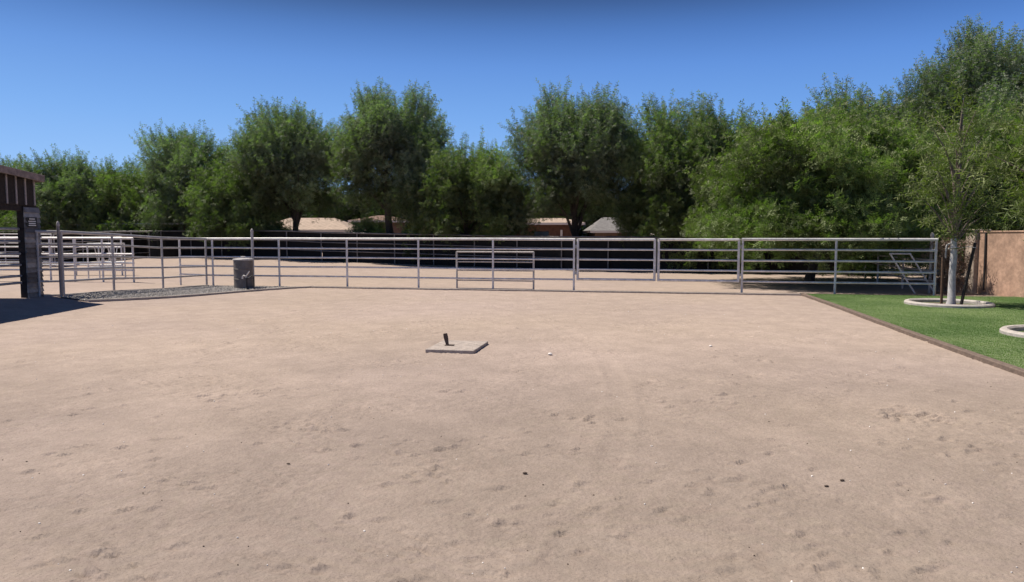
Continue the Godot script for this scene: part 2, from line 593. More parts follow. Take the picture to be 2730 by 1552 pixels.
func tree(called, label, x: float, d: float, top: float, radius: float, low: float, tones: Array, count: int, opt := {}):
	var r := RandomNumberGenerator.new()
	r.seed = hash(called + label)
	var base := on(x, d)
	var t := thing(called, label, opt.get("category", "tree"), base, opt.get("group", "trees behind the corral"))
	var H: float = top - base.y
	var B: float = low - base.y
	var cy := (H + B) * 0.5
	var rv := (H - B) * 0.5
	var deep: float = opt.get("deep", radius * 0.9)
	# lobes of the crown
	var lobes := [[Vector3(0, cy - rv * 0.15, 0), 0.60, 0.8, 0.4], [Vector3(0, cy + rv * 0.30, 0), 0.52, 0.95, 0.55]]
	var nl: int = opt.get("lobes", 18)
	for i in nl:
		var u := -0.85 + 1.75 * (i + 0.5) / nl
		var a := i * 2.39996 + r.randf_range(-0.5, 0.5)
		var w: float = sqrt(maxf(0.02, 1.0 - u * u)) if u > 0.0 else 1.0 - 0.3 * u * u
		if u > 0.0: w *= 1.0 - opt.get("spire", 0.0) * u
		var k := r.randf_range(0.54, 0.72)
		var c := Vector3(cos(a) * w * radius * k, cy + u * rv * k, sin(a) * w * deep * k)
		lobes.append([c, r.randf_range(0.24, 0.38), r.randf_range(0.5, 1.55), r.randf()])
	for i in int(opt.get("skirt", 7)):
		var a3 := TAU * (i + r.randf() * 0.6) / maxf(1.0, opt.get("skirt", 7))
		var k3 := r.randf_range(0.62, 0.86)
		lobes.append([Vector3(cos(a3) * radius * k3, B + rv * r.randf_range(0.18, 0.42), sin(a3) * deep * k3), r.randf_range(0.22, 0.32), r.randf_range(0.7, 1.35), r.randf()])
	# trunk and limbs
	var lean := Vector3(r.randf_range(-0.3, 0.3), 0, r.randf_range(-0.2, 0.2))
	var fork: float = opt.get("fork", clamp(B * 0.75, 0.7, 1.8))
	var tr: float = opt.get("trunk", 0.05 + H * 0.019)
	var tp := [Vector3(0, -0.25, 0), Vector3(0, 0.05, 0), Vector3(lean.x * 0.4, fork * 0.55, lean.z * 0.4), Vector3(lean.x, fork, lean.z), Vector3(lean.x * 1.6, lerp(fork, H, 0.45), lean.z * 1.6), Vector3(lean.x, H * (0.84 - 0.2 * opt.get("spire", 0.0)), lean.z)]
	obj("trunk", tube_mesh(tp, [tr * 1.35, tr * 1.15, tr * 0.95, tr * 0.85, tr * 0.4, tr * 0.1], 9), M.bark, t)
	for i in range(2, lobes.size()):
		if i % 2 == 0 and nl > 8: continue
		var e: Vector3 = lobes[i][0]
		var s0: Vector3 = tp[3].lerp(tp[4], r.randf_range(0.0, 0.7) if e.y > fork else 0.05)
		var mid := (s0 + e) * 0.5 + Vector3(r.randf_range(-0.2, 0.2), r.randf_range(0.0, 0.5), r.randf_range(-0.2, 0.2))
		obj("limb", tube_mesh([s0, mid, e, e + (e - mid) * 0.7], [tr * 0.45, tr * 0.32, tr * 0.16, tr * 0.04], 6), M.bark, t)
	# foliage
	var kinds := [[], [], []]
	var cols := [[], [], []]
	var vol := []
	var sum := 0.0
	for l in lobes:
		sum += pow(l[1], 2.0)
		vol.append(sum)
	for i in count:
		var pick := r.randf() * sum
		var li := 0
		while vol[li] < pick: li += 1
		var l: Array = lobes[li]
		var v := Vector3(r.randfn(), r.randfn(), r.randfn()).normalized()
		var rr: float = l[1] * pow(r.randf(), 0.42)
		var p: Vector3 = l[0] + Vector3(v.x * radius, v.y * rv, v.z * deep) * rr
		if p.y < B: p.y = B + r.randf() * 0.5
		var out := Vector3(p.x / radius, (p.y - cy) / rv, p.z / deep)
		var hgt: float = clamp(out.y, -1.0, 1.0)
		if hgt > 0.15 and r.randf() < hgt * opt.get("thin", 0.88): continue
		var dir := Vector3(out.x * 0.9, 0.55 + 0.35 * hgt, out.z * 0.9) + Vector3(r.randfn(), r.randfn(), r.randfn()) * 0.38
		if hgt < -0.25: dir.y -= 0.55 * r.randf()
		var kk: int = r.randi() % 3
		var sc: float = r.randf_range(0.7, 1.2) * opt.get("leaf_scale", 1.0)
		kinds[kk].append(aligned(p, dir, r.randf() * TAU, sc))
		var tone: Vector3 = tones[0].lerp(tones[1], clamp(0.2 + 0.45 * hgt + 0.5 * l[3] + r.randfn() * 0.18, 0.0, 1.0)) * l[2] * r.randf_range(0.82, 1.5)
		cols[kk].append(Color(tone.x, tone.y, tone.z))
	var ms: Array = boughs[opt.get("bough", "mesquite")]
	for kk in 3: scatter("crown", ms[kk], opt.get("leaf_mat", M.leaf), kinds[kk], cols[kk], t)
	# long wispy shoots standing out of the crown
	var shoots := []
	var sc2 := []
	var ns := int(count * opt.get("shoots", 0.10) * 3.8)
	var root := Vector3(lean.x, cy - rv * 0.75, lean.z)
	for i in ns:
		var l2: Array = lobes[r.randi() % lobes.size()]
		var v2 := Vector3(r.randfn(), r.randfn() * 0.9 + 0.35, r.randfn()).normalized()
		var p2: Vector3 = l2[0] + Vector3(v2.x * radius, v2.y * rv, v2.z * deep) * l2[1] * r.randf_range(0.55, 0.95)
		var o2 := Vector3(p2.x / radius, (p2.y - cy) / rv, p2.z / deep)
		if o2.y < -0.15: continue
		var fan := (p2 - root)
		fan = Vector3(fan.x / radius, fan.y / rv * 1.15, fan.z / deep).normalized()
		var dd := fan + Vector3(r.randfn(), r.randfn() * 0.6, r.randfn()) * 0.17
		shoots.append(aligned(p2, dd, r.randf() * TAU, r.randf_range(0.5, 1.1) * opt.get("leaf_scale", 1.0)))
		var tn: Vector3 = tones[1] * r.randf_range(0.8, 1.35)
		sc2.append(Color(tn.x, tn.y, tn.z))
	if shoots.size() > 0: scatter("shoots", boughs[opt.get("shoot", "shoot")][0], opt.get("leaf_mat", M.leaf), shoots, sc2, t)
	return t

func young_tree(label, x: float, d: float, top: float, radius: float, low: float, fork: float, count: int):
	var r := RandomNumberGenerator.new()
	r.seed = hash(label)
	var base := on(x, d)
	var t := thing("young_tree", label, "tree", base, "young trees in the lawn")
	obj("trunk", tube_mesh([Vector3(0, -0.2, 0), Vector3(0, 0.02, 0), Vector3(0.01, 0.15, 0), Vector3(0.0, 0.7, 0.0), Vector3(0.015, 1.2, 0.0), Vector3(0.0, fork, 0.0)], [0.12, 0.115, 0.088, 0.075, 0.072, 0.062], 14), M.white_bark, t)
	var cy := (top + low) * 0.5
	var rv := (top - low) * 0.5
	var xf := []
	var cols := []
	var nb := 22
	for i in nb:
		var a := i * 2.39996
		var u := (i + 0.5) / nb
		var e := Vector3(cos(a) * radius * r.randf_range(0.35, 1.0) * sqrt(1.0 - pow(u * 1.5 - 0.5, 2) * 0.9), lerp(low + rv * 0.35, top - 0.25, u), sin(a) * radius * r.randf_range(0.45, 0.95))
		if i == nb - 1: e = Vector3(0.08, top - 0.1, 0)
		var s0 := Vector3(0, lerp(fork - 0.15, cy + rv * 0.35, u * u), 0)
		var mid := s0.lerp(e, 0.5) + Vector3(0, 0.12, 0)
		var br := [s0, mid, e]
		obj("branch", tube_mesh(br, [0.026, 0.016, 0.005], 6), M.twig_pale, t)
		for k in int(count / nb):
			var q := 0.25 + 0.8 * r.randf()
			var p := s0.lerp(mid, q * 2.0) if q < 0.5 else mid.lerp(e, (q - 0.5) * 2.0)
			p += Vector3(r.randfn(), r.randfn(), r.randfn()) * 0.10 * radius
			var dir := Vector3(p.x, 0.15 + (p.y - cy) * 0.25, p.z).normalized() + Vector3(r.randfn(), r.randfn(), r.randfn()) * 0.5
			xf.append(aligned(p, dir, r.randf() * TAU, r.randf_range(0.7, 1.15)))
			var c := Vector3(0.120, 0.160, 0.045).lerp(Vector3(0.235, 0.265, 0.105), r.randf()) * r.randf_range(0.7, 1.25)
			cols.append(Color(c.x, c.y, c.z))
	var lead := tube_mesh([Vector3(0, fork - 0.05, 0), Vector3(0.05, cy, 0.02), Vector3(0.06, top - 0.3, 0)], [0.055, 0.03, 0.008], 8)
	obj("branch", lead, M.twig_pale, t)
	scatter("crown", boughs.willow[0], M.leaf_young, xf, cols, t)
	return t

func tree_ring(label, x: float, d: float, r0: float):
	var o := obj("tree_ring", lathe_mesh([Vector2(r0 - 0.13, -0.08), Vector2(r0 - 0.13, 0.07), Vector2(r0 - 0.10, 0.10), Vector2(r0 - 0.03, 0.10), Vector2(r0, 0.07), Vector2(r0, -0.08)], 56), M.curb_white)
	o.position = on(x, d, 0.02)
	tag(o, label, "tree ring", "concrete rings around the young trees")
	var soil := obj("soil_bed", lathe_mesh([Vector2(r0 - 0.131, 0.0), Vector2(r0 * 0.5, 0.02), Vector2(0.0, 0.03)], 40), M.header)
	soil.position = on(x, d, 0.022)
	tag(soil, "", "", "", "structure")

# ------------------------------------------------------------------ buildings
func house(called, label, x0: float, x1: float, d: float, deep: float, eave: float, ridge: float, wall_m, roof_m, hip := 2.0, over := 0.5, extras := true):
	var base := on((x0 + x1) * 0.5, d)
	var t := thing(called, label, "building", base, "low buildings behind the trees")
	var w := x1 - x0 - over * 2.0
	var dp := deep - over * 2.0
	var e := eave - base.y
	var rg := ridge - base.y
	var st := st_new()
	box(st, Vector3(0, e * 0.5 - 0.1, -deep * 0.5), Vector3(w, e + 0.2, dp))
	var wl := obj("wall", done(st), wall_m, t)
	if extras:
		var nw: int = max(1, int(w / 3.0))
		for i in nw:
			var wx: float = -w * 0.5 + w * (i + 0.5) / nw
			var wn := obj("window", box_mesh(Vector3(1.2, 1.0, 0.05)), M.glass, t)
			wn.position = Vector3(wx, e * 0.55, -over + 0.02)
			var fr := obj("frame", box_mesh(Vector3(1.36, 0.08, 0.08)), M.trim, wn)
			fr.position = Vector3(0, -0.54, 0.02)
	st = st_new()
	st.set_smooth_group(-1)
	var X := (x1 - x0) * 0.5
	var a := Vector3(-X, e, 0)
	var b := Vector3(X, e, 0)
	var c := Vector3(X, e, -deep)
	var f := Vector3(-X, e, -deep)
	var p := Vector3(-X + hip, rg, -deep * 0.5)
	var q := Vector3(X - hip, rg, -deep * 0.5)
	quad(st, a, b, q, p, Vector3(0, 1, 1))
	quad(st, c, f, p, q, Vector3(0, 1, -1))
	tri(st, b, c, q, Vector3(1, 1, 0))
	tri(st, f, a, p, Vector3(-1, 1, 0))
	quad(st, a, b, c, f, Vector3.DOWN)
	obj("roof", done(st), roof_m, t)
	st = st_new()
	for s in [[a, b], [b, c], [f, a]]:
		var m: Vector3 = (s[0] + s[1]) * 0.5
		var l: Vector3 = s[1] - s[0]
		box(st, m - Vector3.UP * 0.09, Vector3(abs(l.x) + 0.06, 0.17, abs(l.z) + 0.06))
	obj("fascia", done(st), M.trim, t)
	return t

func _ready():
	rng.seed = 7
	# ---------------------------------------------------------------- camera, sky, sun
	var cam := Camera3D.new()
	cam.name = "camera"
	add_child(cam)
	cam.position = Vector3(0, 1.65, 0)
	cam.rotation_degrees = Vector3(-4.4, 0, 0)
	cam.fov = 44.43
	cam.near = 0.05
	cam.far = 900
	cam.current = true
	var env := Environment.new()
	env.background_mode = Environment.BG_SKY
	env.tonemap_mode = Environment.TONE_MAPPER_LINEAR
	env.tonemap_exposure = 1.25
	env.sdfgi_enabled = true
	env.ssao_enabled = true
	env.ssil_enabled = true
	var sky := Sky.new()
	var pano := PanoramaSkyMaterial.new()
	pano.panorama = sky_image()
	sky.sky_material = pano
	env.sky = sky
	var we := WorldEnvironment.new()
	we.name = "environment"
	we.environment = env
	add_child(we)
	var sun := DirectionalLight3D.new()
	sun.name = "sun"
	add_child(sun)
	var az := deg_to_rad(20.0)   # behind pure left
	var el := deg_to_rad(60.0)
	var to_sun := Vector3(-cos(az) * cos(el), sin(el), -sin(az) * cos(el))
	sun.look_at_from_position(to_sun * 50.0, Vector3.ZERO, Vector3.UP)
	sun.light_energy = 1.6
	sun.light_color = Color(1.0, 0.965, 0.91)
	sun.light_angular_distance = 0.5
	sun.shadow_enabled = true

	n_bump.seed = 3; n_bump.frequency = 5.5; n_bump.fractal_octaves = 3
	n_fine.seed = 4; n_fine.frequency = 15.0; n_fine.fractal_octaves = 2
	n_mask.seed = 5; n_mask.frequency = 0.55; n_mask.fractal_octaves = 3
	n_tone.seed = 6; n_tone.frequency = 0.16; n_tone.fractal_octaves = 4
	for n in [n_bump, n_fine, n_mask, n_tone]: n.noise_type = FastNoiseLite.TYPE_SIMPLEX_SMOOTH
	materials()
	for k in 3:
		if k == 0:
			boughs.mesquite = []
			boughs.willow = [bough(301, 0.40, 12, 0.05, 2, 0.135, 0.022, 0.9, 0.10)]
			boughs.shoot = [bough(201, 1.40, 24, 0.11, 3, 0.105, 0.033, 0.6, 0.24)]
		boughs.mesquite.append(bough(101 + k, 0.80, 10, 0.36, 8, 0.098, 0.031, 1.0, 0.18))

	setting()
	corral()
	barn()
	lawn_things()
	trees()
	houses()
	yard_things()

func sky_image() -> ImageTexture:
	var w := 512
	var h := 256
	var im := Image.create(w, h, false, Image.FORMAT_RGBF)
	var stops := [[-90.0, Vector3(0.20, 0.17, 0.14)], [-3.0, Vector3(0.22, 0.24, 0.28)], [0.0, Vector3(0.265, 0.445, 0.76)], [5.0, Vector3(0.205, 0.39, 0.73)], [9.0, Vector3(0.145, 0.315, 0.675)], [13.0, Vector3(0.100, 0.235, 0.58)], [15.5, Vector3(0.066, 0.165, 0.44)], [18.0, Vector3(0.036, 0.084, 0.225)], [30.0, Vector3(0.030, 0.066, 0.17)], [90.0, Vector3(0.022, 0.045, 0.11)]]
	for j in h:
		var el := 90.0 - 180.0 * (j + 0.5) / h
		var c := Vector3.ZERO
		for k in stops.size() - 1:
			if el >= stops[k][0] and el <= stops[k + 1][0]:
				c = stops[k][1].lerp(stops[k + 1][1], (el - stops[k][0]) / (stops[k + 1][0] - stops[k][0]))
		for i in w:
			var a := TAU * (i + 0.5) / w      # 0 is -Z, a quarter is +X
			var s := -sin(a - 0.35)           # 1 towards the sun's side
			var k2 := 1.0 + 0.16 * s
			im.set_pixel(i, j, Color(c.x * (k2 + 0.10 * s), c.y * k2, c.z * (1.0 + 0.06 * s)))
	return ImageTexture.create_from_image(im)

# the front fence runs along this line
func fd(x: float) -> float:
	return 21.26 + 0.206 * (1.85 - x)

func bd(x: float) -> float:
	return 41.6 - 0.37 * (x + 16.7)

func setting():
	build_ground()
	# lawn
	var lp := PackedVector2Array([Vector2(8.13, 19.93), Vector2(6.1, 8.5), Vector2(4.9, 2.0), Vector2(13.42, 2.0), Vector2(13.42, 18.9), Vector2(11.7, 19.15)])
	tag(obj("lawn", sheet(lp, 0.03, 1.0), M.lawn), "green lawn at the right of the yard", "", "", "structure")
	var xf := []
	var cols := []
	var r := RandomNumberGenerator.new()
	r.seed = 77
	var n_lawn := FastNoiseLite.new()
	n_lawn.seed = 9
	n_lawn.frequency = 0.35
	var st := st_new()
	st.set_smooth_group(-1)
	for i in 14:
		var a := i * 2.4
		var d := Vector3(cos(a) * 0.85, 1, sin(a) * 0.85).normalized()
		leaf(st, Vector3(cos(a), 0, sin(a)) * r.randf() * 0.03, d, d.cross(Vector3(cos(a), 0, sin(a))).normalized(), r.randf_range(0.028, 0.05), 0.006, Vector3(cos(a), 0.3, sin(a)))
	var tuft := done(st)
	var tries := 0
	while tries < 150000:
		tries += 1
		var d := r.randf_range(7.5, 20.0)
		var x := r.randf_range(5.9, 13.4)
		if x > 0.76 * d + 0.6: continue
		if not Geometry2D.is_point_in_polygon(Vector2(x, d), lp): continue
		if Vector2(x - 10.27, d - 16.7).length() < 0.94: continue
		if Vector2(x - 8.97, d - 11.4).length() < 0.94: continue
		xf.append(Transform3D(Basis(Vector3.UP, r.randf() * TAU).scaled(Vector3(1.1, r.randf_range(0.5, 0.9), 1.1)), on(x, d, 0.028)))
		var k := n_lawn.get_noise_2d(x, d)
		var c := Vector3(0.150, 0.225, 0.080).lerp(Vector3(0.300, 0.350, 0.175), clamp(0.45 + k * 1.4 + r.randfn() * 0.2, 0, 1))
		cols.append(Color(c.x, c.y, c.z))
	tag(scatter("grass", tuft, M.blade, xf, cols), "short mown grass blades of the lawn", "grass", "", "stuff")
	# the header board between sand and lawn
	var hp := []
	for k in 13:
		var q := k / 12.0
		hp.append(on(lerp(8.13, 5.3, q) + 0.02 * sin(q * 9.0), lerp(19.93, 4.0, q)))
	tag(obj("lawn_kerb", strip_mesh(hp, 0.11, 0.065), M.header), "brown edging kerb between the sand yard and the lawn", "", "", "structure")
	var hp2 := []
	for k in 7:
		var x2: float = lerp(8.16, 13.3, k / 6.0)
		hp2.append(on(x2, fd(x2) - 0.08 + (0.0 if x2 < 11.6 else -0.1)))
	tag(obj("lawn_kerb", strip_mesh(hp2, 0.10, 0.05), M.header), "brown edging kerb along the far end of the lawn", "", "", "structure")
	# concrete mow strips below the fences
	var f := []
	for k in 24:
		var x3: float = lerp(-6.4, 8.05, k / 23.0)
		f.append(on(x3, fd(x3) - 0.16 + 0.02 * sin(k * 1.7)))
	tag(obj("fence_kerb", strip_mesh(f, 0.16, 0.05), M.concrete), "low tan concrete strip along the foot of the front fence", "", "", "structure")
	var g := [on(-11.3, 17.1), on(-10.98, 17.5), on(-10.78, 19.0), on(-10.45, 21.4), on(-10.12, 23.55)]
	tag(obj("fence_kerb", strip_mesh(g, 0.16, 0.05), M.concrete), "low concrete strip under the left fence run", "", "", "structure")
	var c2 := []
	for q2 in [Vector2(-10.0, 16.7), Vector2(-9.7, 17.3), Vector2(-9.1, 18.7), Vector2(-8.5, 20.0), Vector2(-7.95, 21.0), Vector2(-7.5, 21.7), Vector2(-7.0, 22.4), Vector2(-6.4, 22.86)]: c2.append(on(q2.x, q2.y))
	tag(obj("bed_kerb", strip_mesh(c2, 0.12, 0.055), M.concrete), "curving concrete kerb around the grey gravel bed", "", "", "structure")
	var gp := PackedVector2Array([Vector2(-10.9, 17.0), Vector2(-10.0, 16.7), Vector2(-9.7, 17.3), Vector2(-9.1, 18.7), Vector2(-8.5, 20.0), Vector2(-7.95, 21.0), Vector2(-7.5, 21.7), Vector2(-7.0, 22.4), Vector2(-6.5, 22.86), Vector2(-10.1, 23.5), Vector2(-10.45, 21.4), Vector2(-10.75, 19.0)])
	tag(obj("gravel_bed", sheet(gp, 0.022, 0.5), M.gravel_bed), "grey gravel bed below the left fence", "", "", "structure")
	st = st_new()
	lathe(st, [Vector2(0.0, -0.010), Vector2(0.018, -0.006), Vector2(0.021, 0.003), Vector2(0.012, 0.012), Vector2(0.0, 0.014)], 6)
	var stone := done(st)
	xf = []
	cols = []
	while xf.size() < 9000:
		var p := Vector2(r.randf_range(-11, -6.4), r.randf_range(16.7, 23.6))
		if not Geometry2D.is_point_in_polygon(p, gp): continue
		xf.append(Transform3D(Basis.from_euler(Vector3(r.randf() * 0.7, r.randf() * TAU, r.randf() * 0.7)).scaled(Vector3.ONE * r.randf_range(0.35, 1.0)), on(p.x, p.y, 0.028)))
		var v := r.randf_range(0.16, 0.40)
		cols.append(Color(v * 1.08, v, v * 0.94))
	var gm := StandardMaterial3D.new()
	gm.vertex_color_use_as_albedo = true
	gm.roughness = 0.9
	tag(scatter("gravel", stone, gm, xf, cols), "loose grey gravel stones in the bed by the fence", "gravel", "", "stuff")

func corral():
	var line := []
	for x in [-11.15, -9.95, -7.58, -5.26, -2.92, -0.58, 1.85]: line.append(Vector2(x, fd(x)))
	fence("pipe_fence", "long silver five rail pipe fence across the middle of the yard", line, M.pipe)
	fence("pipe_fence", "silver pipe fence run coming forward to the shed pillar", [Vector2(-11.37, 17.1), Vector2(-10.98, 17.4), Vector2(-10.92, 19.5), Vector2(-10.6, 21.6), Vector2(-10.14, 23.62)], M.pipe_dull)
	fence("pipe_fence", "silver pipe fence panel at the lawn end beside the gates", [Vector2(6.56, fd(6.56)), Vector2(8.99, fd(8.99)), Vector2(11.46, fd(11.46))], M.pipe)
	fence("pipe_fence", "silver pipe fence running back from the lawn corner into tree shade", [Vector2(12.0, 20.2), Vector2(12.35, 22.5), Vector2(13.1, 25.5), Vector2(13.9, 28.0)], M.pipe_dull)
	gate("silver pipe gate hinged to the long middle fence", Vector2(1.96, fd(1.96)), Vector2(4.16, fd(4.16)))
	gate("silver pipe gate hinged to the lawn end fence panel", Vector2(4.27, fd(4.27)), Vector2(6.46, fd(6.46)))
	# hinges and latch, parts of the gates
	for q in [["pipe_gate", -0.045], ["pipe_gate_001", 2.235]]:
		var gt := get_node(NodePath(q[0]))
		for y in [0.55, 1.35]:
			var hg := obj("hinge", box_mesh(Vector3(0.07, 0.09, 0.05), 0.01), M.pipe_dull, gt)
			hg.position = Vector3(q[1], y, -0.206 * q[1] * -1.0)
	# tall posts
	tall_post("tall silver pipe post with pale cap standing behind the barrel", -8.42, 23.15, 1.86, 0.042)
	tall_post("tall silver pipe post at the near end of the left fence beside the shed", -10.96, 17.27, 1.79, 0.033)
	tall_post("tall silver corner post between the lawn fence panel and the block wall", 12.2, 20.75, 1.72, 0.045)
	# pens at the left
	fence("pen_panel", "long pale pipe pen fence behind the left fence run", [Vector2(-21.0, 24.9), Vector2(-18.4, 24.8), Vector2(-16.0, 24.7), Vector2(-15.1, 24.6), Vector2(-14.1, 24.55), Vector2(-13.02, 24.5)], M.pipe, 1.5, 0.033, 0.032, 0.036, [1.0, 0.64, 0.44, 0.27], "pens behind the left fence")
	fence("pen_panel", "second pale pipe pen fence behind the hay feeder", [Vector2(-24.0, 28.9), Vector2(-21.8, 28.8), Vector2(-19.6, 28.7), Vector2(-17.5, 28.6), Vector2(-15.6, 28.5)], M.pipe, 1.5, 0.033, 0.032, 0.036, [1.0, 0.75, 0.5, 0.27], "pens behind the left fence")
	var far_pen := [Vector2(-34.0, 35.0), Vector2(-31.5, 34.7), Vector2(-29.0, 34.4), Vector2(-26.5, 34.1), Vector2(-24.0, 33.8), Vector2(-21.6, 33.5)]
	hang_shade_sheets(fence("pen_panel", "far pipe pen fence with added black sheets for shade behind the left pens", far_pen, M.pipe_dull, 1.52, 0.03, 0.024, 0.03, [1.0, 0.72, 0.45, 0.2], "pens behind the left fence"), far_pen, 1.5)
	var side_pen := [Vector2(-21.55, 33.6), Vector2(-21.65, 36.0), Vector2(-21.75, 38.5), Vector2(-21.85, 41.0), Vector2(-21.95, 43.2)]
	hang_shade_sheets(fence("pen_panel", "pipe fence with added black sheets for shade running back from the pens to the trees", side_pen, M.pipe_dull, 1.52, 0.03, 0.024, 0.03, [1.0, 0.72, 0.45, 0.2], "pens behind the left fence"), side_pen, 1.5)
	# hay feeder inside the pen
	var fb := on(-14.9, 26.2)
	var t := thing("hay_feeder", "pale pipe hay feeder rack standing inside the left pen", "feeder", fb)
	for x in [-0.48, 0.48]:
		for z in [-0.35, 0.35]:
			obj("leg", tube_mesh([Vector3(x, -0.05, z), Vector3(x, 1.32, z)], [0.026], 8), M.pipe, t)
	for z in [-0.35, 0.35]:
		for y in [0.45, 0.62, 1.3]: obj("rail", tube_mesh([Vector3(-0.48, y, z), Vector3(0.48, y, z)], [0.022], 8), M.pipe, t)
		for k in 3: obj("bar", tube_mesh([Vector3(-0.24 + 0.24 * k, 0.62, z * 0.4), Vector3(-0.24 + 0.24 * k, 1.3, z)], [0.015], 6), M.pipe, t)
	for x in [-0.48, 0.48]:
		for y in [0.45, 1.3]: obj("rail", tube_mesh([Vector3(x, y, -0.35), Vector3(x, y, 0.35)], [0.022], 8), M.pipe, t)
	# loose panel leaning behind the long fence
	var a := Vector2(-1.72, fd(-1.72) + 0.22)
	var b := Vector2(0.66, fd(0.66) + 0.22)
	var pb := on(a.x, a.y)
	t = thing("loose_panel", "short freestanding pipe panel behind the middle fence", "pipe panel", pb)
	var e := on(b.x, b.y) - pb
	for p in [Vector3.ZERO, e]: obj("leg", tube_mesh([p - Vector3.UP * 0.03, p + Vector3.UP * 1.175], [0.030], 10), M.pipe_dull, t)
	for y in [1.165, 0.86, 0.59, 0.28, 0.025]: obj("rail", tube_mesh([Vector3.UP * y, e + Vector3.UP * y], [0.026 if y > 1.0 else 0.02], 10), M.pipe_dull, t)
	# slanted frame at the corner
	var fb2 := on(11.55, 20.55)
	t = thing("leaning_frame", "slanted pipe frame leaning in the fence corner near the lawn", "pipe frame", fb2)
	for s in [0.0, 0.58]:
		obj("slanted_bar", tube_mesh([Vector3(-0.55 + s, 1.14, -0.2), Vector3(0.12 + s, -0.02, 0.0)], [0.024], 8), M.pipe, t)
	obj("top_bar", tube_mesh([Vector3(-0.57, 1.14, -0.2), Vector3(0.05, 1.14, -0.2)], [0.026], 8), M.pipe, t)
	obj("bottom_bar", tube_mesh([Vector3(-0.12, 0.40, -0.07), Vector3(0.46, 0.40, -0.07)], [0.02], 8), M.pipe, t)
	# the dark fence at the back, with black sheets added in place of tree shade
	var back := []
	var x := -40.6
	while x < 15.5:
		back.append(Vector2(x, bd(x)))
		x += 2.15
	t = fence("back_fence", "dark pipe fence with added black sheets for tree shade at the back of the arena", back, M.rust_pipe, 1.58, 0.034, 0.03, 0.04, [1.0, 0.66, 0.36], "dark fence under the trees")
	hang_shade_sheets(t, back, 1.56)

func hang_shade_sheets(t: Node3D, back: Array, high: float):  # adds black sheets behind the rails to stand in for shade
	var p0 := on(back[0].x, back[0].y)
	for i in back.size() - 1:
		var st := st_new()
		st.set_smooth_group(0)
		var q0: Vector3 = on(back[i].x, back[i].y) - p0
		var q1: Vector3 = on(back[i + 1].x, back[i + 1].y) - p0
		var l := (q1 - q0).normalized()
		var nrm := Vector3(l.z, 0, -l.x)
		for k in 8:
			var u0: Vector3 = q0.lerp(q1, k / 8.0) + nrm * (0.07 + 0.03 * sin(k * 2.1 + i))
			var u1: Vector3 = q0.lerp(q1, (k + 1) / 8.0) + nrm * (0.07 + 0.03 * sin((k + 1) * 2.1 + i))
			var sag := 0.03 * sin(PI * (k + 0.5) / 8.0)
			var th := nrm * 0.012
			quad(st, u0 + Vector3.UP * 0.02, u1 + Vector3.UP * 0.02, u1 + Vector3.UP * (high - sag), u0 + Vector3.UP * (high - sag), -nrm)
			quad(st, u0 + th + Vector3.UP * 0.02, u1 + th + Vector3.UP * 0.02, u1 + th + Vector3.UP * (high - sag), u0 + th + Vector3.UP * (high - sag), nrm)
		obj("added_shade_sheet", done(st), M.shade_sheet, t)

func tall_post(label, x, d, h, r):
	var t := thing("tall_post", label, "post", on(x, d), "tall pipe posts")
	obj("post", tube_mesh([Vector3(0, -0.15, 0), Vector3(0, h - 0.06, 0)], [r], 12), M.post_old if x < -10.5 else M.pipe_dull, t)
	obj("cap", lathe_mesh([Vector2(r * 1.05, h - 0.09), Vector2(r * 1.18, h - 0.07), Vector2(r * 1.15, h - 0.04), Vector2(r * 0.9, h), Vector2(r * 0.3, h + 0.035), Vector2(0, h + 0.04)], 12), M.curb_white, t)

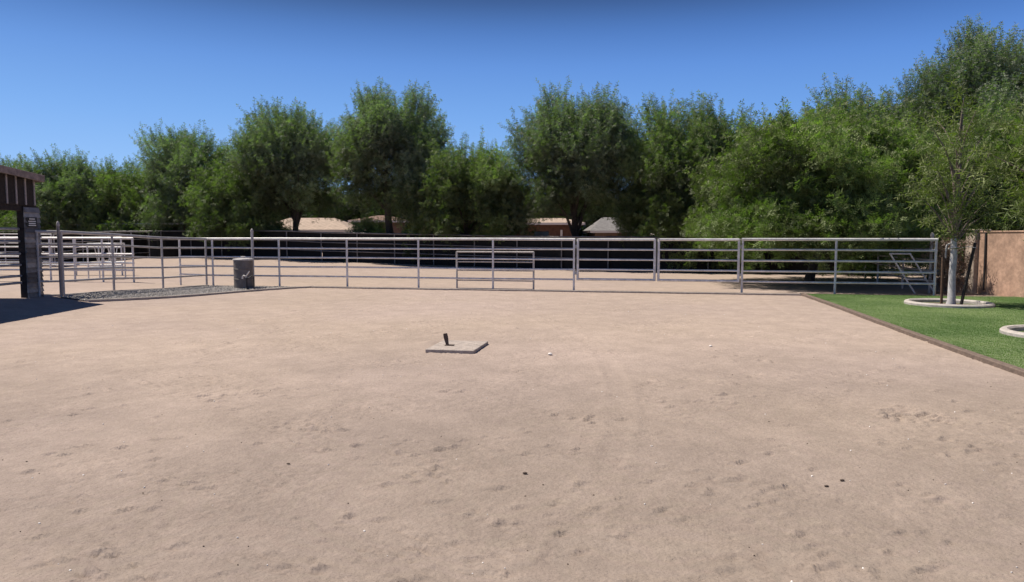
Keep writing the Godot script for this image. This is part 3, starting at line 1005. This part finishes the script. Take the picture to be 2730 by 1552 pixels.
func barn():
	var b := on(-11.4, 17.0)
	var t := thing("barn", "dark board shed corner with battened wall and sloping roof", "shed", b)
	var y0 := b.y
	# corner pillar clad with horizontal boards
	var pil := obj("pillar", box_mesh(Vector3(0.17, 2.30, 0.52), 0.005), M.barn_board, t)
	pil.position = Vector3(-0.095, 1.0, 0)
	var lap := st_new()
	quad(lap, Vector3(0.0, 0, 0.27), Vector3(0.045, -0.0, 0.27), Vector3(0.008, 0.12, 0.27), Vector3(0.0, 0.12, 0.27), Vector3.BACK)
	quad(lap, Vector3(0.0, 0, -0.27), Vector3(0.045, -0.0, -0.27), Vector3(0.008, 0.12, -0.27), Vector3(0.0, 0.12, -0.27), Vector3.FORWARD)
	lap.set_smooth_group(-1)
	quad(lap, Vector3(0.045, 0, -0.27), Vector3(0.045, 0, 0.27), Vector3(0.008, 0.12, 0.27), Vector3(0.008, 0.12, -0.27), Vector3(1, 0.1, 0))
	quad(lap, Vector3(0.0, 0, -0.27), Vector3(0.0, 0, 0.27), Vector3(0.045, 0, 0.27), Vector3(0.045, 0, -0.27), Vector3.DOWN)
	var lm := done(lap)
	for k in 18:
		var sb := obj("siding_board", lm, [M.barn_siding, M.barn_siding_dark, M.barn_siding_pale, M.barn_siding_dark, M.barn_siding][(k * 7) % 5], t)
		sb.position = Vector3(-0.008, 0.0 + k * 0.118, 0.003 * (k % 3))
	# upper wall: boards and battens, running towards the viewer
	var bm := box_mesh(Vector3(0.03, 0.62, 0.300), 0.003)
	var tm := box_mesh(Vector3(0.025, 0.60, 0.045), 0.003)
	for k in 22:
		var up: float = 0.0225 * k
		var bd0 := obj("board", bm, M.barn_board, t)
		bd0.position = Vector3(-0.02, 2.17 + 0.31 + up * 0.5, -0.12 + 0.155 + k * 0.31)
		bd0.scale = Vector3(1, 1.0 + up * 1.4, 1)
		var bt := obj("batten", tm, M.batten, t)
		bt.position = Vector3(0.008, 2.17 + 0.31 + up * 0.5, -0.12 + k * 0.31)
		bt.scale = Vector3(1, 1.0 + up * 1.4, 1)
	var beam := obj("beam", box_mesh(Vector3(0.16, 0.16, 7.2), 0.008), M.barn_board, t)
	beam.position = Vector3(-0.12, 2.12, 3.35)
	# roof: low at the back, rising towards the viewer
	var slope := atan(0.075)
	var bas := Basis(Vector3.RIGHT, -slope * -1.0) 
	var rc := Vector3(-2.95, 2.87 + 0.075 * 3.95, 3.8)
	var st := st_new()
	box(st, Vector3.ZERO, Vector3(6.3, 0.05, 7.9), Basis.IDENTITY, 0.01)
	var roof := obj("roof", done(st), M.roof_tin, t)
	roof.transform = Transform3D(Basis(Vector3.RIGHT, -slope), rc)
	st = st_new()
	for k in 20:
		box(st, Vector3(-3.0 + k * 0.31, 0.035, 0), Vector3(0.05, 0.03, 7.9), Basis.IDENTITY, 0.008)
	obj("roof_ribs", done(st), M.roof_tin, roof)
	var fa := obj("fascia", box_mesh(Vector3(0.04, 0.16, 7.98), 0.005), M.fascia, roof)
	fa.position = Vector3(3.172, -0.055, 0)
	var fa2 := obj("fascia", box_mesh(Vector3(6.3, 0.16, 0.04), 0.005), M.fascia, roof)
	fa2.position = Vector3(0, -0.055, -3.972)
	for k in 6:
		var rf := obj("rafter", box_mesh(Vector3(6.2, 0.12, 0.06), 0.004), M.barn_board, roof)
		rf.position = Vector3(-0.02, -0.088, -3.4 + k * 1.36)
	# the other posts
	for p in [Vector3(-0.1, 0, 6.7), Vector3(-5.7, 0, 0.0), Vector3(-5.7, 0, 6.7)]:
		var po := obj("roof_post", box_mesh(Vector3(0.16, 3.3, 0.16), 0.01), M.barn_board, t)
		po.position = p + Vector3(0, 1.3 + 0.03 * p.z, 0)
	# stall rails between the pillar and the next post, hung on the shed
	for h in [1.62, 1.33, 1.04, 0.78, 0.52, 0.36]:
		obj("stall_rail", tube_mesh([Vector3(-0.15, h, 0.1), Vector3(-0.15, h, 6.7)], [0.03], 10), M.pipe_dull, t)
	# notice on the pillar
	var sg := thing("notice_sign", "small black notice with white lines on the shed pillar", "sign", b + Vector3(0.03, 1.78, 0.05))
	var plate := obj("plate", box_mesh(Vector3(0.012, 0.24, 0.36), 0.002), M.sign_black, sg)
	for l in [[0.075, 0.20], [0.02, 0.26], [-0.03, 0.24], [-0.075, 0.26]]:
		var ln := obj("print_line", box_mesh(Vector3(0.004, 0.024, l[1]), 0.001), M.sign_white, sg)
		ln.position = Vector3(0.0085, l[0], 0)

func lawn_things():
	# stucco wall along the right of the lawn
	var b := on(13.55, 20.8)
	var t := thing("block_wall", "tan stucco garden wall along the right side of the lawn", "wall", b)
	var segs := [[0.25, 2.15], [2.165, 6.5], [6.515, 11.0], [11.015, 18.0]]
	for s in segs:
		var w := obj("wall_panel", box_mesh(Vector3(0.2, 1.94, s[1] - s[0]), 0.012), M.stucco, t)
		w.position = Vector3(0, 0.78, (s[0] + s[1]) * 0.5)
		var cp := obj("coping", box_mesh(Vector3(0.24, 0.05, s[1] - s[0]), 0.01), M.stucco, t)
		cp.position = Vector3(0, 1.775, (s[0] + s[1]) * 0.5)
	var pl := obj("pilaster", box_mesh(Vector3(0.42, 1.98, 0.42), 0.015), M.stucco_pale, t)
	pl.position = Vector3(0, 0.8, 0)
	var cap := obj("pilaster_cap", box_mesh(Vector3(0.48, 0.06, 0.48), 0.012), M.stucco_pale, t)
	cap.position = Vector3(0, 1.82, 0)
	var jt := obj("joint_post", tube_mesh([Vector3(-0.155, 0.12, 0.62), Vector3(-0.125, 1.76, 0.55)], [0.028], 8), M.dark_iron, t)
	# continuing wall behind, away from the lawn
	var dry := thing("dry_shrub", "dry brown shrub between the young tree and the wall end", "shrub", on(12.55, 20.4))
	obj("stem", tube_mesh([Vector3(0, -0.1, 0), Vector3(0.03, 0.7, 0), Vector3(0.1, 1.5, 0)], [0.03, 0.02, 0.008], 6), M.stake, dry)
	var r := RandomNumberGenerator.new()
	r.seed = 5
	var xf := []
	var cols := []
	for i in 260:
		var p := Vector3(r.randfn() * 0.16, r.randf_range(0.25, 1.6), r.randfn() * 0.14)
		xf.append(aligned(p, Vector3(p.x, -0.6, p.z) + Vector3(r.randfn(), r.randfn(), r.randfn()) * 0.4, r.randf() * TAU, r.randf_range(0.5, 0.9)))
		var c := Vector3(0.15, 0.10, 0.07).lerp(Vector3(0.28, 0.20, 0.15), r.randf())
		cols.append(Color(c.x, c.y, c.z))
	scatter("foliage", boughs.willow[0], M.dry, xf, cols, dry)
	# rings, young trees and stakes
	tree_ring("white concrete ring around the staked young tree", 10.27, 16.7, 0.92)
	tree_ring("white concrete ring cut off by the right picture edge", 8.97, 11.4, 0.92)
	young_tree("staked young tree with white trunk and thin narrow leaves", 10.33, 16.7, 4.95, 1.0, 1.55, 1.6, 260)
	young_tree("young tree in the nearer ring with drooping narrow leaves", 9.0, 11.4, 4.1, 1.35, 1.35, 1.6, 400)
	var s := thing("tree_stake", "short brown wooden stake close left of the white trunk", "stake", on(10.06, 16.65), "stakes of the young tree")
	obj("pole", tube_mesh([Vector3(0.02, -0.15, 0), Vector3(0, 1.16, 0)], [0.032, 0.026], 8), M.stake, s)
	s = thing("tree_stake", "dark leaning stake right of the white trunk", "stake", on(10.41, 16.5), "stakes of the young tree")
	obj("pole", tube_mesh([Vector3(0, -0.15, 0), Vector3(0.29, 1.5, 0)], [0.034, 0.034], 8), M.stake_dark, s)
	var tie := thing("tree_tie", "pale strap tying the young tree to its stakes", "strap", on(10.33, 16.7, 1.36))
	var loop := []
	for k in 13:
		var a := TAU * k / 12.0
		loop.append(Vector3(cos(a) * 0.10, 0.02 * sin(a), sin(a) * 0.10))
	obj("loop", tube_mesh(loop, [0.016], 6), M.rope, tie)
	obj("loop", tube_mesh([Vector3(-0.09, 0.12, 0.0), Vector3(-0.17, 0.08, 0.02), Vector3(-0.19, -0.1, 0.02), Vector3(-0.17, -0.22, 0.0)], [0.018], 6), M.rope, tie)
	obj("tail", tube_mesh([Vector3(0.09, 0.0, 0.02), Vector3(0.2, 0.05, 0.2), Vector3(0.31, 0.03, 0.33)], [0.01], 6), M.rope, tie)

func trees():
	var grey := [Vector3(0.095, 0.112, 0.050), Vector3(0.225, 0.250, 0.185)]
	var olive := [Vector3(0.098, 0.122, 0.044), Vector3(0.210, 0.240, 0.120)]
	var bright := [Vector3(0.108, 0.138, 0.048), Vector3(0.225, 0.262, 0.105)]
	var low := {"bough": "mesquite", "shoots": 0.04}
	tree("mesquite_tree", "distant small feathery tree above the shed roof", -36.3, 52, 7.2, 2.6, 1.95, olive, 1300)
	tree("mesquite_tree", "low feathery tree just right of the shed roof", -29.2, 47.5, 6.9, 2.9, 1.65, grey, 1900)
	tree("mesquite_tree", "low rounded tree between the shed side tree and the first peak", -25.6, 47.6, 6.2, 2.6, 1.65, olive, 1700)
	tree("mesquite_tree", "small dark tree below the gap before the first spiky peak", -22.9, 46.5, 6.0, 2.1, 1.55, olive, 1300)
	tree("mesquite_tree", "spiky grey green tree forming the first tall peak from the shed", -19.9, 44.5, 8.3, 2.8, 1.75, grey, 2300, {"shoots": 0.16})
	tree("mesquite_tree", "low olive tree in front between the first two peaks", -16.2, 42.2, 6.0, 2.7, 1.30, olive, 1900, low)
	tree("mesquite_tree", "broad grey green tree forming the second peak above the tan roof", -12.9, 42, 9.2, 3.4, 1.75, grey, 2900, {"shoots": 0.15, "skirt": 1})
	tree("mesquite_tree", "tall dark tree with bare trunk showing at the middle of the row", -6.6, 39.3, 9.6, 3.25, 2.25, grey, 3200, {"shoots": 0.13, "fork": 2.4, "skirt": 1})
	tree("mesquite_tree", "low bushy green tree in the dip between the two tallest middle trees", -2.1, 37.5, 6.3, 2.7, 1.45, olive, 2300, {"shoots": 0.07})
	tree("mesquite_tree", "big rounded tree above the brick building and grey roof", 3.4, 36, 8.75, 3.35, 1.85, grey, 3400, {"shoots": 0.14, "skirt": 2})
	tree("mesquite_tree", "green tree behind the gates with a flat topped crown", 7.9, 34.5, 8.05, 2.7, 1.35, olive, 2600, {"shoots": 0.10})
	tree("mesquite_tree", "olive tree squeezed behind the bright green tree", 10.1, 34.2, 7.5, 2.3, 1.55, olive, 1900)
	tree("mesquite_tree", "wide bright green tree shading the arena near the lawn", 10.3, 24.7, 5.7, 3.55, 1.30, bright, 5200, {"shoots": 0.05, "lobes": 30, "skirt": 14, "deep": 4.2, "thin": 0.2})
	tree("mesquite_tree", "grey green tree rising behind the bright green tree", 16.4, 34, 8.3, 3.4, 2.25, grey, 2600, {"shoots": 0.12})
	tree("mesquite_tree", "tallest open feathery tree behind the block wall", 20.2, 31.5, 10.7, 3.4, 2.35, grey, 2000, {"shoots": 0.26, "spire": 0.6, "lobes": 16, "thin": 0.9, "skirt": 3})
	tree("mesquite_tree", "tall feathery tree at the edge beyond the block wall", 25.2, 33, 9.2, 3.0, 2.25, grey, 2400, {"shoots": 0.15})
	tree("mesquite_tree", "green tree hanging over the block wall at the right", 18.3, 26, 5.9, 2.8, 1.30, bright, 2600, {"shoots": 0.06, "thin": 0.3})
	tree("mesquite_tree", "dark green tree behind the wall end and dry shrub", 15.6, 26.5, 5.2, 2.3, 0.3, olive, 2300, {"shoots": 0.04, "thin": 0.3, "fork": 0.6})
	# further trees closing the view behind
	var far := [[-47, 66, 7.6], [-39, 67, 7.0], [-31, 68, 6.6], [-23.5, 67, 6.6], [-16.5, 69, 6.2], [-9.0, 68, 6.4], [-1.5, 69, 6.0], [6.0, 68, 6.2], [13.5, 66, 6.4], [20.5, 62, 6.6], [28.0, 60, 7.0], [36.0, 58, 7.6]]
	var near_what := ["beyond the shed roof", "behind the low tree by the shed", "above the long low shed", "behind the small dark tree", "behind the first spiky peak", "behind the bare trunk", "behind the low bushy tree in the dip", "behind the brick building", "behind the gates", "behind the wide bright green tree", "behind the dark tree at the wall end", "far beyond the block wall"]
	for i in far.size():
		var f: Array = far[i]
		tree("far_tree", "dull dark tree far back " + near_what[i], f[0], f[1], f[2], 4.8, 0.3, [Vector3(0.050, 0.068, 0.032), Vector3(0.085, 0.11, 0.055)], 1900, {"leaf_scale": 1.5, "group": "far trees closing the view", "shoots": 0.05, "thin": 0.2, "fork": 0.8})
	# shrubs behind the back fence
	var shr := [[-14.6, 42.6, 2.5, 1.1, "green shrub under the second peak left of the tan roof"], [-8.1, 40.0, 2.6, 1.0, "pale green shrub left of the bare trunk"], [-4.6, 38.3, 2.5, 1.1, "green shrub right of the bare trunk"], [8.6, 32.6, 2.5, 1.3, "green shrub hanging over the dark fence behind the gates"], [11.0, 31.9, 2.3, 1.2, "green shrub under the bright green tree"], [14.4, 30.5, 2.2, 1.3, "dark shrub in the shade near the arena corner"], [-34.6, 49.2, 3.6, 2.2, "bright green shrub seen through the shed opening"], [-38.5, 51.5, 4.2, 2.6, "leftmost shrub beyond the shed opening"]]
	for s in shr:
		tree("shrub", s[4], s[0], s[1], s[2], s[3], 0.35, bright, 420, {"category": "shrub", "group": "shrubs along the dark fence", "lobes": 7, "shoots": 0.05, "leaf_scale": 0.8, "fork": 0.3, "trunk": 0.04})

func houses():
	house("house", "tan hip roofed house seen below the second peak", -20.5, -12.4, 55, 8.0, 2.15, 3.15, M.brown_wall, M.tan_roof, 2.2)
	house("house", "reddish brown walled house behind the bare trunk", -14.0, -9.0, 61, 6.0, 3.0, 3.5, M.brown_wall, M.brown_wall, 2.0)
	var t: Node3D = house("house", "dark brick building with a pale roof edge and porch post", -1.1, 5.95, 58, 7.0, 2.75, 3.2, M.brick, M.tan_roof, 1.5, 0.9)
	for x in [-2.6, 1.6]: obj("porch_post", tube_mesh([Vector3(x, -0.1, -0.25), Vector3(x, 2.1, -0.25)], [0.09], 8), M.trim, t)
	house("house", "small grey hip roofed building right of the brick building", 6.3, 10.3, 58, 6.0, 2.1, 3.25, M.brown_wall, M.grey_roof, 1.4)
	house("house", "low grey roofed building behind the gates", 11.6, 17.6, 54, 6.0, 1.9, 2.5, M.brown_wall, M.grey_roof, 1.4)
	house("house", "orange brown walled building behind the wide bright green tree", 17.6, 23.5, 44, 6.0, 2.3, 3.0, M.orange_wall, M.tan_roof, 1.4)
	# long low open shed
	var b := on(-24.6, bd(-24.6) + 1.3)
	t = thing("long_shed", "long low open shed with a thin white roof edge", "shed", b, "low buildings behind the trees")
	t.rotation.y = atan(-0.37)
	var y := 2.42 - b.y
	var rf := obj("roof", box_mesh(Vector3(11.4, 0.10, 1.3), 0.02), M.trim, t)
	rf.position = Vector3(0, y, -0.2)
	for k in 6: obj("post", tube_mesh([Vector3(-5.4 + k * 2.15, -0.1, -0.2), Vector3(-5.4 + k * 2.15, y, -0.2)], [0.05], 8), M.brown_wall, t)
	var wl := obj("back_wall", box_mesh(Vector3(11.2, y - 0.1, 0.1), 0.01), M.brick, t)
	wl.position = Vector3(0, y * 0.5 - 0.05, -0.78)

func yard_things():
	var r := RandomNumberGenerator.new()
	r.seed = 19
	# barrel
	var b := on(-8.45, 22.4)
	var t := thing("barrel", "grey metal drum with lid standing by the gravel bed", "barrel", b)
	obj("drum", lathe_mesh([Vector2(0.0, 0.02), Vector2(0.285, 0.02), Vector2(0.298, 0.0), Vector2(0.298, 0.03), Vector2(0.29, 0.04), Vector2(0.29, 0.30), Vector2(0.30, 0.315), Vector2(0.29, 0.33), Vector2(0.29, 0.61), Vector2(0.30, 0.625), Vector2(0.29, 0.64), Vector2(0.29, 0.915), Vector2(0.0, 0.915)], 32), M.barrel, t)
	obj("lid", lathe_mesh([Vector2(0.312, 0.895), Vector2(0.316, 0.925), Vector2(0.30, 0.945), Vector2(0.15, 0.965), Vector2(0.0, 0.97)], 32), M.pipe_dull, t)
	obj("handle", tube_mesh([Vector3(-0.09, 0.96, 0), Vector3(-0.07, 1.01, 0), Vector3(0.07, 1.01, 0), Vector3(0.09, 0.96, 0)], [0.012], 8), M.pipe, t)
	# standpipe
	b = on(-8.02, 21.5)
	t = thing("standpipe", "dark water standpipe with a pale lever in front of the barrel", "water tap", b)
	obj("riser", tube_mesh([Vector3(0, -0.1, 0), Vector3(0.0, 0.40, 0)], [0.026], 10), M.dark_iron, t)
	obj("base", lathe_mesh([Vector2(0.11, 0.0), Vector2(0.10, 0.04), Vector2(0.05, 0.07), Vector2(0.03, 0.16)], 12), M.dark_iron, t)
	obj("spout", tube_mesh([Vector3(0.0, 0.40, 0), Vector3(-0.03, 0.44, 0), Vector3(-0.09, 0.46, 0), Vector3(-0.12, 0.42, 0.0), Vector3(-0.12, 0.36, 0)], [0.028, 0.028, 0.024, 0.024, 0.026], 10), M.pipe_dull, t)
	obj("lever", tube_mesh([Vector3(-0.01, 0.44, 0.02), Vector3(0.05, 0.52, 0.03), Vector3(0.10, 0.60, 0.03)], [0.014, 0.022, 0.018], 8), M.steel, t)
	obj("side_pipe", tube_mesh([Vector3(0.20, -0.05, -0.05), Vector3(0.20, 0.42, -0.05), Vector3(0.16, 0.46, -0.05), Vector3(0.02, 0.36, -0.02)], [0.018], 8), M.dark_iron, t)
	# pad with the bent stub
	var c := Vector3(-0.80, 0.0, -10.44)
	t = thing("ground_pad", "square tan slab with a short iron stub in open sand", "slab", c)
	t.rotation.y = deg_to_rad(-11.0)
	var st := st_new()
	box(st, Vector3(0, 0.008, 0), Vector3(0.71, 0.075, 0.92), Basis.IDENTITY, 0.006)
	obj("slab", done(st), M.pad, t)
	st = st_new()
	var bas := Basis.from_euler(Vector3(-0.05, 0.15, 0.20))
	var o := Vector3(-0.14, 0.04, 0.06)
	var prev := []
	for k in 5:
		var q := k / 4.0
		var w: float = [0.026, 0.030, 0.040, 0.044, 0.040][k]
		var th: float = [0.02, 0.02, 0.014, 0.011, 0.010][k]
		var ring := []
		for s in [[-1, -1], [1, -1], [1, 1], [-1, 1]]: ring.append(o + bas * Vector3(s[0] * w * 0.72, q * 0.185, s[1] * th))
		if k > 0:
			st.set_smooth_group(-1)
			for i in 4:
				var j := (i + 1) % 4
				quad(st, prev[i], prev[j], ring[j], ring[i], (prev[i] + prev[j]) * 0.5 - (prev[0] + prev[2]) * 0.5)
		prev = ring
	quad(st, prev[0], prev[1], prev[2], prev[3], Vector3.UP)
	obj("iron_stub", done(st), M.iron_rust, t)
	obj("foot_plate", box_mesh(Vector3(0.13, 0.014, 0.09), 0.003), M.iron_rust, t).position = o + Vector3(0.03, 0.010, 0.0)
	# stones and bits lying on the sand
	st = st_new()
	lathe(st, [Vector2(0.0, -0.006), Vector2(0.011, -0.003), Vector2(0.012, 0.003), Vector2(0.006, 0.008), Vector2(0.0, 0.009)], 7)
	var stone := done(st)
	var xf := []
	for i in 230:
		var d := 3.0 + 17.0 * pow(r.randf(), 1.3)
		var x := r.randf_range(-0.75, 0.75) * d
		if x > 5.2 or x < -9: continue
		xf.append(Transform3D(Basis.from_euler(Vector3(r.randf(), r.randf() * TAU, r.randf())).scaled(Vector3.ONE * r.randf_range(0.2, 0.5) * (1.0 + d * 0.05)), Vector3(x, gh(x, -d) + scuff(x, -d) + 0.002, -d)))
	tag(scatter("pebbles", stone, M.pebble, xf, []), "tiny white pebbles scattered over the sand", "pebbles", "", "stuff")
	xf = []
	for i in 70:
		var d := 3.0 + 9.0 * pow(r.randf(), 1.2)
		var x := r.randf_range(-0.75, 0.75) * d
		xf.append(Transform3D(Basis.from_euler(Vector3(r.randf(), r.randf() * TAU, r.randf())).scaled(Vector3(r.randf_range(0.3, 1.0), 0.5, r.randf_range(0.3, 0.8)) * 0.7), Vector3(x, gh(x, -d) + scuff(x, -d) + 0.002, -d)))
	tag(scatter("dirt_crumbs", stone, M.clod, xf, []), "small dark crumbs of dirt and dung on the sand", "dirt", "", "stuff")
	# a few larger pieces one can point to
	for q in [[0.53, 9.83, 1.7, M.pebble, "white stone on the sand right of the slab"], [2.98, 10.6, 1.3, M.pebble, "white stone on the sand towards the lawn kerb"], [-4.6, 5.15, 1.2, M.pebble, "white stone near the lower left of the sand"]]:
		var s2 := obj("stone", stone, q[3])
		s2.position = Vector3(q[0], scuff(q[0], -q[1]) + 0.01, -q[1])
		s2.scale = Vector3(1.2, 1.0, 1.0) * q[2] * 1.3
		tag(s2, q[4], "stone", "white stones on the sand")
	for q in [[0.09, 4.84, 1.4, "dark dung clod in the lower middle of the sand"], [2.23, 4.70, 1.3, "upper of two dark clods on the right sand"], [2.08, 4.60, 1.2, "lower of two dark clods on the right sand"], [-1.62, 5.05, 1.1, "dark clod left of middle on the near sand"]]:
		var s3 := obj("clod", stone, M.clod)
		s3.position = Vector3(q[0], scuff(q[0], -q[1]) + 0.007, -q[1])
		s3.scale = Vector3(1.1, 0.6, 0.7) * q[2]
		tag(s3, q[3], "clod", "dark clods on the sand")
